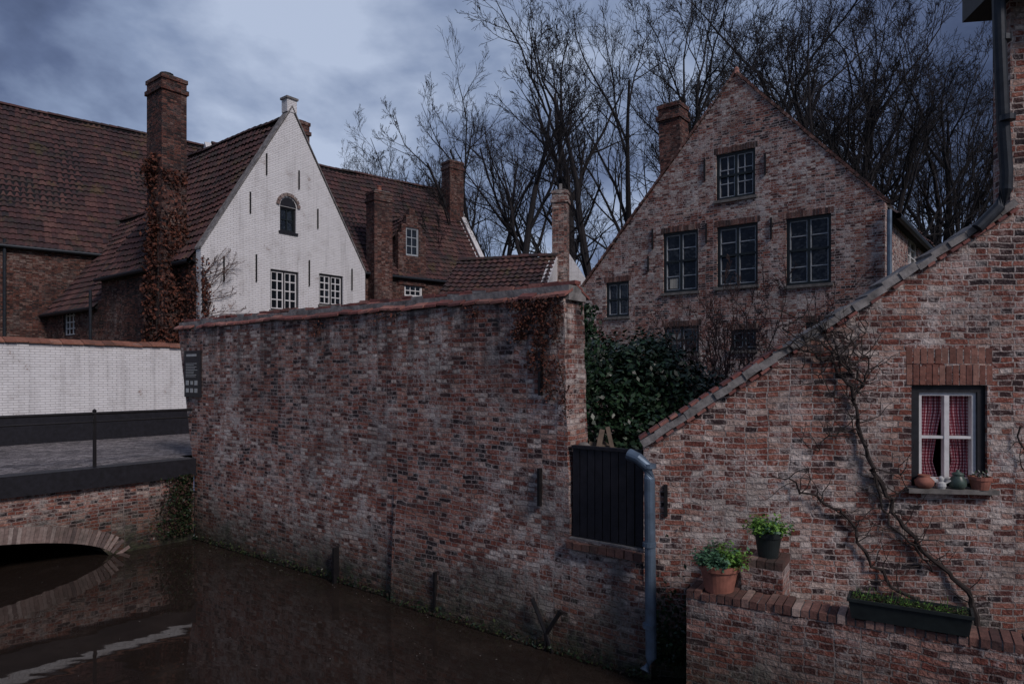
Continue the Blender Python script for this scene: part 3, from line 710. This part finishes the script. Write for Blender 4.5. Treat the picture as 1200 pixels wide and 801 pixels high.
for i in range(60): leaf(mb,sillp(1146,.04)+Vector((rq.gauss(0,.04),rq.gauss(0,.03),.12+abs(rq.gauss(0,.025)))),.03,'ceramicw' if i%2 else 'leafm',rq)
mb.build('terracotta_pot')
mb=MB(); b0=sillp(1100,.05); lathe(mb,b0,[(.035,0),(.045,.025),(.04,.055),(.018,.07),(.026,.085),(.026,.105),(.010,.12)],'ceramicw',14)
mb.box(b0+UP*.095-d2*.045-n2*.005,d2*.03,n2*.012,UP*.010,'terracotta'); mb.box(b0+d2*.03-n2*.012+UP*.045,d2*.05+UP*.03,n2*.03,UP*.012,'ceramicw'); mb.build('white_ceramic_bird')
mb=MB(); lathe(mb,sillp(1120,.04),[(.05,0),(.075,.03),(.075,.08),(.05,.12),(.045,.13),(.055,.14),(.05,.15),(.015,.165),(.015,.18),(.004,.185)],'ceramicg',16); mb.build('green_ceramic_jar',smooth=True)
# high drain pipe & gutter
mb=MB()
def w2(u,v,off): s,z=sc_(u,v); return O2+d2*s+n2*off+UP*z
tube(mb,[w2(1152,-40,.25),w2(1158,60,.2),w2(1166,150,.14),w2(1172,205,.11),w2(1172,225,.10),w2(1165,245,.08),w2(1140,270,.08)],.055,12,'zincdark',True)
for v in (60,150): p=w2(1160+v*.05,v,.19); tube(mb,[p,p+UP*.05],.066,12,'zincdark',True)
mb.build('cottage_downpipe')
mb=MB(); p=w2(1152,2,.30); mb.box(p,d2*3,-n2*.7,UP*.25,'black'); tube(mb,[p+n2*.08,p+n2*.08+d2*3],.08,10,'zincdark',True); mb.build('eaves_gutter')
mb=MB(); 
def px(u,v,Y): return Vector(((u-600)/F*Y,Y,CH+(HZ-v)/F*Y))
pp=[px(737,532,6.95),px(748,537,6.88),px(758,546,6.85),px(761,560,6.85),px(762,650,6.85),px(763,770,6.85),px(756,786,6.8)]
tube(mb,pp,[.062,.058,.055,.055,.055,.055,.055],14,'zinc',True)
for v in (548,640,735): tube(mb,[px(761,v,6.85),px(761,v-5,6.85)],.068,14,'zinc',True)
mb.build('zinc_drainpipe')
# ------------------------------------------------------------ terrace wall
root=empty('brick_terrace_wall',OT+dT*2)
mb=MB(); zTt=1.05
wall(mb,OT,dT,nT,[(0,-.6),(7,-.6),(7,zTt),(0,zTt)],[],.3,'brick_ter')
mb.box(OT-nT*.3+UP*-.6,-nT*.62,dT*.28,UP*(zTt+.6),'brick_ter')
mb.box(OT+dT*.3-nT*.3+UP*.1,dT*7,-nT*4.0,UP*.2,'cement')
mb.build('masonry',root)
mb=MB()
for i in range(100):
    s=i*.07
    if s<6.9: mb.box(OT+dT*(s+.004)+nT*(.008+R.uniform(-.010,.010))+UP*(zTt),dT*.058+nT*R.uniform(-.003,.003),-nT*(.30+R.uniform(-.006,.01)),UP*(.066+R.uniform(-.012,.012)),'loose',cell=(i+.5,R.randint(0,50)+.5))
for i in range(9):
    mb.box(OT+nT*(-.31-i*.07)-dT*.01+UP*zTt,-nT*.061,dT*.3,UP*(.066+R.uniform(-.008,.008)),'loose',cell=(i+.5,R.randint(0,50)+.5))
mb.box(OT+nT*-.004+UP*(zTt-.02),dT*6.9,-nT*.27,UP*.070,'cement')
mb.build('brick_on_edge_coping',root)
mb=MB(); # raised brick step
Pq=OT+dT*.42-nT*.33
mb.box(Pq+UP*.1,dT*.36,-nT*.42,UP*1.22,'brick_ter')
for i in range(5): mb.box(Pq-dT*.02+dT*(i*.078)+UP*1.32,dT*.07,-nT*.42,UP*(.065+R.uniform(0,.01)),'loose',cell=(i+.5,11.5))
mb.build('raised_step',root)
def pot(name,C,r,h,mat,leafs,nl_,lh,seed,lsize):
    rt=empty(name,C); mb=MB()
    lathe(mb,C,[(r*.68,0),(r*.9,h*.78),(r*.92,h*.79),(r*1.0,h*.80),(r*1.02,h),(r*.92,h),(r*.9,h*.85)],mat,28); mb.build('pot',rt)
    mb=MB(); lathe(mb,C,[(r*.9,h*.8),(r*.88,h*.93)],'soil',20); rr=random.Random(seed)
    for i in range(nl_):
        an=rr.uniform(0,6.28); el=rr.uniform(.15,1.5); L=lh*rr.uniform(.5,1)
        base=C+UP*h*.9+Vector((math.cos(an),math.sin(an),0))*r*.7*rr.random()
        dr=Vector((math.cos(an)*math.cos(el),math.sin(an)*math.cos(el),math.sin(el)))
        tip=base+dr*L; g_=leafs[0] if math.cos(an)<.2 else leafs[1]; tube(mb,[base,base.lerp(tip,.6)+UP*.01,tip],[.003,.003,.002],3,g_)
        for j in range(7):
            leaf(mb,base.lerp(tip,rr.uniform(.35,1.05))+Vector((rr.gauss(0,1),rr.gauss(0,1),rr.gauss(0,1)))*.012,lsize,g_ if rr.random()<.8 else 'leafb',rr,UP*.6+dr*.4)
    mb.build('plant',rt); return rt
pot('potted_plant',OT+dT*.26-nT*.15+UP*1.115,.185,.25,'terracotta',('leafb','leafg'),150,.22,3,.045)
pot('potted_plant.001',Pq+dT*.2-nT*.2+UP*1.388,.13,.24,'plastic',('leafg','leafg'),120,.18,4,.045)
# planter box
sb0=1.34; sb1=2.2; z_=1.12
root=empty('window_box_planter',OT+dT*1.8+UP*z_)
mb=MB(); 
O_=OT+dT*sb0+nT*.06+UP*z_
g=.03
c8=lambda e,z: [O_+dT*(g-e)+nT*(-g+e)+UP*z, O_+dT*(sb1-sb0-g+e)+nT*(-g+e)+UP*z, O_+dT*(sb1-sb0-g+e)+nT*(-.24+g-e)+UP*z, O_+dT*(g-e)+nT*(-.24+g-e)+UP*z]
lv=[c8(0,0),c8(.02,.14),c8(.032,.14),c8(.032,.165),c8(.015,.165),c8(.01,.13)]
for a_,b_ in zip(lv,lv[1:]):
    for i in range(4): mb.quad([a_[i],a_[(i+1)%4],b_[(i+1)%4],b_[i]],'plastic')
mb.face(lv[-1],[(0,0)]*4,'soil'); mb.build('trough',root)
mb=MB(); rr=random.Random(8)
for i in range(3000):
    p=O_+dT*rr.uniform(.03,sb1-sb0-.03)-nT*rr.uniform(.03,.21); p=p+UP*(.13+abs(rr.gauss(0,.018))+.06*max(0,noise.noise(p*9)))
    leaf(mb,p,.022,rr.choice(('moss','leafm','moss','moss','leafg','ivyb')),rr,UP)
for i in range(90):
    p=O_+dT*rr.uniform(.03,sb1-sb0-.03)-nT*rr.uniform(.05,.2)+UP*.14; tube(mb,[p,p+Vector((rr.gauss(0,.03),rr.gauss(0,.03),rr.uniform(.04,.12)))],[.003,.001],3,rr.choice(('leafg','leafm')))
mb.build('moss_and_shoots',root)
# ------------------------------------------------------------ climbing vine (bare)
mb=MB(); rr=random.Random(11)
def vine(px_,r0,r1,twigs=True,off=.05):
    pts=[]
    for i in range(len(px_)-1):
        for j in range(4):
            t=j/4; u=px_[i][0]*(1-t)+px_[i+1][0]*t; v=px_[i][1]*(1-t)+px_[i+1][1]*t
            pts.append(w2(u+rr.gauss(0,2.3),v+rr.gauss(0,2.3),off+rr.uniform(-.015,.04)))
    pts.append(w2(*px_[-1],off)); n=len(pts)
    tube(mb,pts,[(r0+(r1-r0)*i/(n-1))*rr.uniform(.8,1.2) for i in range(n)],7,'vine',True)
    if twigs:
        for i in range(2,n):
            if rr.random()<.9:
                p=pts[i]; L=rr.uniform(.10,.42); an=rr.uniform(-.3,3.4); tt=[p]
                for kx in range(4):
                    an+=rr.gauss(0,.35); p=p+d2*(math.cos(an)*L/4)+UP*(math.sin(an)*L/4)+n2*rr.uniform(-.005,.025); tt.append(p)
                tube(mb,tt,[.006,.005,.004,.003,.002],4,'vine')
                if rr.random()<.7:
                    p=tt[2]; a2=an+rr.choice((-.8,.8)); tube(mb,[p,p+d2*math.cos(a2)*.10+UP*math.sin(a2)*.10,p+d2*math.cos(a2)*.16+UP*(math.sin(a2)*.16+.03)],[.004,.003,.002],3,'vine')
vine([(1148,738),(1130,695),(1100,660),(1062,628),(1040,585),(1018,545),(1005,505),(998,470)],.026,.017)
vine([(1072,700),(1045,690),(1022,662),(1000,625),(985,598),(960,585),(935,572),(918,560)],.020,.008)
vine([(1018,545),(1030,585),(1048,620),(1075,645),(1090,668)],.014,.009)
vine([(998,470),(985,440),(968,420),(945,412),(925,405),(905,408)],.018,.005)
vine([(998,470),(1006,448),(990,425),(1000,405),(985,390)],.015,.004)
vine([(1000,440),(985,425),(960,400),(935,395),(915,385)],.012,.004)
vine([(990,430),(970,405),(955,385),(930,372)],.010,.003)
vine([(1003,460),(1012,430),(1008,400),(1015,380)],.010,.003)
vine([(1005,505),(985,500),(965,512),(955,530)],.010,.004)
vine([(998,470),(975,462),(955,440),(930,430)],.010,.003)
vine([(1040,585),(1060,570),(1050,545)],.008,.003)
vine([(1190,495),(1196,540),(1200,600)],.010,.004)
mb.build('climbing_vine')
# ------------------------------------------------------------ trees
def grow(mb,p,d,L,r,lev,maxlev,rr,nch,mat,up=.12,wob=.16,ratio=.5,rmin=.011):
    segs=(7,6,5,4,3,2)[min(lev,5)]; sides=(8,6,5,4,3,3)[min(lev,5)]
    pts=[p.copy()]; rad=[r]; dirs=[d.copy()]
    for i in range(segs):
        d=(d+Vector((rr.gauss(0,wob),rr.gauss(0,wob),rr.gauss(0,wob)*.6))+UP*up).normalized()
        p=p+d*(L/segs); pts.append(p.copy()); rad.append(max(rmin*.8,r*(1-.78*(i+1)/segs))); dirs.append(d.copy())
    tube(mb,pts,rad,sides,mat)
    if lev>=maxlev: return
    n=nch[lev]
    for kx in range(n):
        f=(.25 if lev==0 else .18)+(.78)*(kx+rr.random())/n; f=min(f,.99)
        x=f*segs; i=int(x); q=pts[i].lerp(pts[i+1],x-i); dd=dirs[i+1]
        perp=dd.cross(Vector((rr.gauss(0,1),rr.gauss(0,1),rr.gauss(0,1)))).normalized()
        an=rr.uniform(.4,.85) if lev else rr.uniform(.35,.7)
        nd=(dd*math.cos(an)+perp*math.sin(an)).normalized()
        ln=L*ratio*rr.uniform(.65,1.2)*(1.2-.6*f)
        grow(mb,q,nd,ln,max(rmin,rad[i]*rr.uniform(.48,.68)),lev+1,maxlev,rr,nch,mat,up,wob,ratio,rmin)
tm=[]
for sd,(H_,nch,ang) in enumerate(((20,(7,6,5,4,3),.0),(21,(6,6,5,4,3),.08),(19,(7,6,5,4,3),-.06),(22,(6,6,5,5,3),.03))):
    mb=MB(); rr=random.Random(100+sd)
    grow(mb,Vector((0,0,0)),Vector((ang,0,1)).normalized(),H_*.9,.38,0,5,rr,nch,'bark',up=.08,wob=.14,ratio=.56,rmin=.012)
    if sd in (1,2): grow(mb,Vector((.1,.05,1.2)),Vector((-.5,.1,1)).normalized(),H_*.72,.29,0,5,rr,(5,5,4,4,3),'bark',up=.08,wob=.13,ratio=.52,rmin=.012)
    o=mb.build('bare_tree',center=False); tm.append(o.data); bpy.data.objects.remove(o)
print('tree polys',[len(m.polygons) for m in tm])
hcache={}
def tree(u,Y,vt,var,rot,sx=1.,name='bare_tree'):
    x=(u-600)/F*Y; ht=CH+(HZ-vt)/F*Y-1.4
    if var not in hcache: hcache[var]=max(v.co.z for v in tm[var].vertices)
    s=ht/hcache[var]; o=bpy.data.objects.new(name,tm[var]); sc.collection.objects.link(o); o.location=(x,Y,1.4); o.scale=(s*sx,s*sx,s); o.rotation_euler=(0,0,rot)
for u,Y,vt,va,ro,sx in ((612,40,-15,1,.3,.95),(566,46,35,0,1.7,.85),(688,42,-50,2,2.6,.9),(742,47,-20,3,4.1,.85),(500,62,150,2,3.3,1.0),(775,42,-60,0,5.2,.9),
    (652,58,50,1,2.,.85),(412,80,172,3,2.2,.8),(850,46,-45,1,3.9,1.),(905,52,-45,2,1.1,1.),(955,46,-40,0,2.9,1.),(1000,52,-25,3,.2,1.),
    (1050,46,0,1,5.6,.95),(1090,52,25,0,3.5,1.0),(1125,46,75,3,1.4,.95),(1165,48,100,2,.4,1.),(1210,48,110,1,2.5,1.1),(880,66,0,3,2.2,1.1),(940,68,-10,2,4.4,1.1),(985,64,-5,1,.7,1.1),(1030,68,10,0,1.9,1.1),(1070,66,40,2,3.0,1.1),(1110,68,70,3,.9,1.1),(810,66,50,2,5.,1.0),(590,72,130,3,.5,.9)):
    tree(u,Y,vt,va,ro,sx)
mb=MB(); rr=random.Random(77)
for i in range(9000):
    x=rr.uniform(-5,80); z=1.4+rr.random()**1.4*(5.0+2.5*noise.noise(Vector((x*.3,0,0)))); leaf(mb,Vector((x,60+rr.uniform(-1.5,1.5),z)),.6,'bark' if rr.random()<.6 else 'leafd',rr)
mb.build('distant_hedge')
# ------------------------------------------------------------ shrubs
mb=MB(); rr=random.Random(21)
cl=[(1.75,10.2,2.9,.75),(1.2,9.9,2.5,.7),(2.3,10.4,2.8,.75),(1.6,9.6,2.1,.7),(2.5,10.0,2.2,.7),(2.9,10.6,2.6,.6),(1.3,10.4,3.2,.5),(2.1,10.5,3.25,.5),(1.9,9.3,1.8,.6)]
for x,y,z,r in cl:
    for i in range(2300):
        v=Vector((rr.gauss(0,1),rr.gauss(0,1),rr.gauss(0,1))).normalized(); q=r*(.55+.5*rr.random()**.6)*(1+.35*noise.noise(v*2.8+Vector((x,y,z))))
        leaf(mb,Vector((x,y,z))+v*q,.095,'leafm' if rr.random()<.45 else 'leafd',rr,v*.5+UP*.5)
    for i in range(6):
        v=Vector((rr.gauss(0,1),rr.gauss(0,1),abs(rr.gauss(0,1)))).normalized(); tube(mb,[Vector((2,10.1,1.42)),Vector((x,y,z)),Vector((x,y,z))+v*r],[.03,.015,.005],4,'bark')
mb.build('evergreen_shrub')
mb=MB(); rr=random.Random(22)
for i in range(1600):
    z=2.8+rr.random()*1.15; p=Vector((.84,8.35,z))+Vector((rr.gauss(0,.09),rr.gauss(0,.15),0)); leaf(mb,p,.07,'leafm' if rr.random()<.4 else 'leafd',rr)
tube(mb,[Vector((.85,8.4,1.4)),Vector((.84,8.4,2.6)),Vector((.83,8.35,3.8))],[.03,.02,.01],5,'bark')
mb.build('climbing_ivy')
mb=MB(); rr=random.Random(23)
for i in range(16):
    an=rr.uniform(0,6.28); grow(mb,Vector((4.0+rr.gauss(0,.2),12.5+rr.gauss(0,.2),1.42)),Vector((math.cos(an)*.33,math.sin(an)*.33,1)).normalized(),rr.uniform(2.2,3.3),.022,0,3,rr,(7,5,4),'twig',up=.05,wob=.1,ratio=.42,rmin=.005)
mb.build('bare_shrub')
mb=MB(); rr=random.Random(24)
for cx,cy in ((5.6,13.2),(6.8,12.6),(3.0,13.8)):
    for i in range(7):
        an=rr.uniform(0,6.28); grow(mb,Vector((cx+rr.gauss(0,.15),cy+rr.gauss(0,.15),1.42)),Vector((math.cos(an)*.4,math.sin(an)*.4,1)).normalized(),rr.uniform(1.3,2.0),.018,0,3,rr,(6,5,4),'twig',up=.05,wob=.12,ratio=.42,rmin=.005)
mb.build('bare_shrub.001')
mb=MB(); rr=random.Random(31)
def wpt(u,v,o): s,z=sw(u,v); return OW+A*s+nW*o+UP*z
for (u0,v0,u1,v1,n_) in ((640,355,610,400,420),(645,352,625,430,420),(635,360,650,470,380),(600,358,640,356,300),(615,370,603,395,150),(655,350,650,400,250),(655,420,664,490,160),(380,378,372,392,90),(560,362,550,372,60),(470,368,440,374,80)):
    cu=rr.uniform(-6,6)
    for i in range(n_):
        t=rr.random(); u=u0*(1-t)+u1*t+cu*math.sin(t*3)+rr.gauss(0,4); v=v0*(1-t)+v1*t+rr.gauss(0,4)
        leaf(mb,wpt(u,v,.03+abs(rr.gauss(0,.025))),.04,'ivyr' if rr.random()<.6 else 'ivyb',rr,nW*.4)
    tube(mb,[wpt(u0,v0,.02),wpt((u0+u1)/2+cu,(v0+v1)/2,.025),wpt(u1,v1,.02)],[.008,.006,.003],4,'vine')
mb.build('dead_ivy.001')
mb=MB(); rr=random.Random(33)
for i in range(16):
    z=rr.uniform(2.5,6.3); p=OG+B*.1-A*.06+UP*z; grow(mb,p,(B*rr.uniform(.5,1)+UP*rr.uniform(.1,1)-A*.15).normalized(),rr.uniform(.5,1.3),.013,0,2,rr,(5,4),'twig',up=.03,wob=.15,ratio=.45,rmin=.006)
mb.build('bare_climber')
mb=MB(); rr=random.Random(35)
for i in range(2200):
    z=.15+rr.random()*1.1; p=ab(12.66-abs(rr.gauss(0,.06)),6.3-abs(rr.gauss(0,.26))*(1.4-z*.5),z); leaf(mb,p,.06,rr.choice(('leafd','moss','ivyb')),rr)
for i in range(1300):
    s=rr.uniform(0,10); p=OW+A*s+nW*((.14 if s<sj else .02)+.03*rr.random())+UP*(.02+abs(rr.gauss(0,.05))); leaf(mb,p,.05,rr.choice(('moss','leafd','soil')),rr)
for i in range(900):
    p=O2+d2*rr.uniform(.12,.5)+n2*(.03+abs(rr.gauss(0,.05)))+UP*(.15+abs(rr.gauss(0,.35))); leaf(mb,p,.05,rr.choice(('moss','leafd','leafd','leafm')),rr)
mb.build('waterline_moss')
mb=MB(); rr=random.Random(41)
for i in range(170):
    a_=rr.uniform(4,12.7); b_=6.3-abs(rr.gauss(0,1))*2.2; s=rr.uniform(.006,.013); an=rr.uniform(0,3.1); p=ab(a_,b_,.006)
    x=Vector((math.cos(an),math.sin(an),0))*s; y=Vector((-math.sin(an),math.cos(an),0))*s*.6
    mb.face([p-x,p-y,p+x,p+y],[(0,0)]*4,'petal')
mb.build('floating_petals')
mb=MB()
def stick(a,b,w=.05): 
    d=(b-a); x=d.cross(Vector((0,1,0))).normalized()*w; mb.box(a-x/2,d,x,Vector((0,.03,0)),'wood')
stick(px(697,545,8.0),px(706,503,8.0)*1.0,.06); stick(px(722,545,8.05),px(712,500,8.05),.05); stick(px(690,520,8.1),px(745,533,8.1),.07); stick(px(700,512,8.15),px(738,545,8.15),.05)
for u in (700,735): p=px(u,540,8.2); mb.box(Vector((p.x,p.y,1.42)),Vector((.05,0,0)),Vector((0,.05,0)),UP*(p.z-1.42),'wood')
mb.build('wooden_garden_chair')
mb=MB(); p=px(684,538,7.75); 
mb.box(Vector((p.x-.06,p.y-.06,1.42)),Vector((.12,0,0)),Vector((0,.12,0)),UP*(p.z-1.42),'stone')
lathe(mb,p,[(.03,0),(.05,.02),(.085,.06),(.10,.10),(.085,.15),(.05,.185),(.005,.2)],'stone',16); mb.build('stone_ball_finial')
# ------------------------------------------------------------ light
sdir=Vector((.60,-.80,0)).normalized(); el=math.radians(38)
L=bpy.data.lights.new('sun','SUN'); L.energy=1.75; L.angle=math.radians(14); L.color=(1,.90,.87)
so=bpy.data.objects.new('sun',L); sc.collection.objects.link(so)
dv=sdir*math.cos(el)+UP*math.sin(el); so.rotation_euler=dv.to_track_quat('Z','Y').to_euler(); so.location=dv*50
w=bpy.data.worlds.new('World'); sc.world=w; w.use_nodes=True; nt=w.node_tree; bg=nt.nodes['Background']; bg.inputs[1].default_value=.125
class WN(NT):
    def __init__(s,t): s.t=t
k=WN(nt)
sky=k.n('ShaderNodeTexSky',sky_type='NISHITA'); sky.sun_disc=False; sky.sun_elevation=el; sky.sun_rotation=math.atan2(sdir.x,sdir.y)
tc=k.n('ShaderNodeTexCoord').outputs['Generated']; sp=k.n('ShaderNodeSeparateXYZ'); k.l(tc,sp.inputs[0])
zz=k.math('ADD',k.math('MAXIMUM',sp.outputs[2],0.),.38)
dv_=k.n('ShaderNodeVectorMath',operation='DIVIDE'); cb=k.n('ShaderNodeCombineXYZ'); 
for i in range(3): k.l(zz,cb.inputs[i])
k.l(tc,dv_.inputs[0]); k.l(cb.outputs[0],dv_.inputs[1])
n1=k.noise(dv_.outputs[0],1.9,7,.52); n1.inputs['Distortion'].default_value=.2
n2_=k.noise(dv_.outputs[0],5.0,5,.55)
dt=k.n('ShaderNodeVectorMath',operation='DOT_PRODUCT'); k.l(tc,dt.inputs[0]); dt.inputs[1].default_value=Vector((-.10,.93,.33)).normalized()
g=k.mr(dt.outputs['Value'],.80,1.0,-.16,.13)
f=k.math('ADD',k.math('ADD',k.math('MULTIPLY',k.math('SUBTRACT',n1.outputs[0],.5),2.1),k.math('MULTIPLY',k.math('SUBTRACT',n2_.outputs[0],.5),.5)),g)
f=k.math('ADD',f,.54)
cl=k.ramp(f,[(.15,(.34,.46,.92)),(.38,(.85,1.12,2.0)),(.60,(1.9,2.4,3.6)),(.85,(3.7,4.3,5.6))])
col=k.mix(.93,sky.outputs[0],cl); k.l(col,bg.inputs[0])
cam=bpy.data.cameras.new('camera'); co=bpy.data.objects.new('camera',cam); sc.collection.objects.link(co); sc.camera=co
cam.sensor_width=36; cam.lens=24; cam.shift_y=38.5/1200; cam.clip_end=2000; co.location=(0,0,CH); co.rotation_euler=(math.radians(90),0,0)
sc.view_settings.view_transform='Standard'; sc.view_settings.look='None'; sc.view_settings.exposure=0
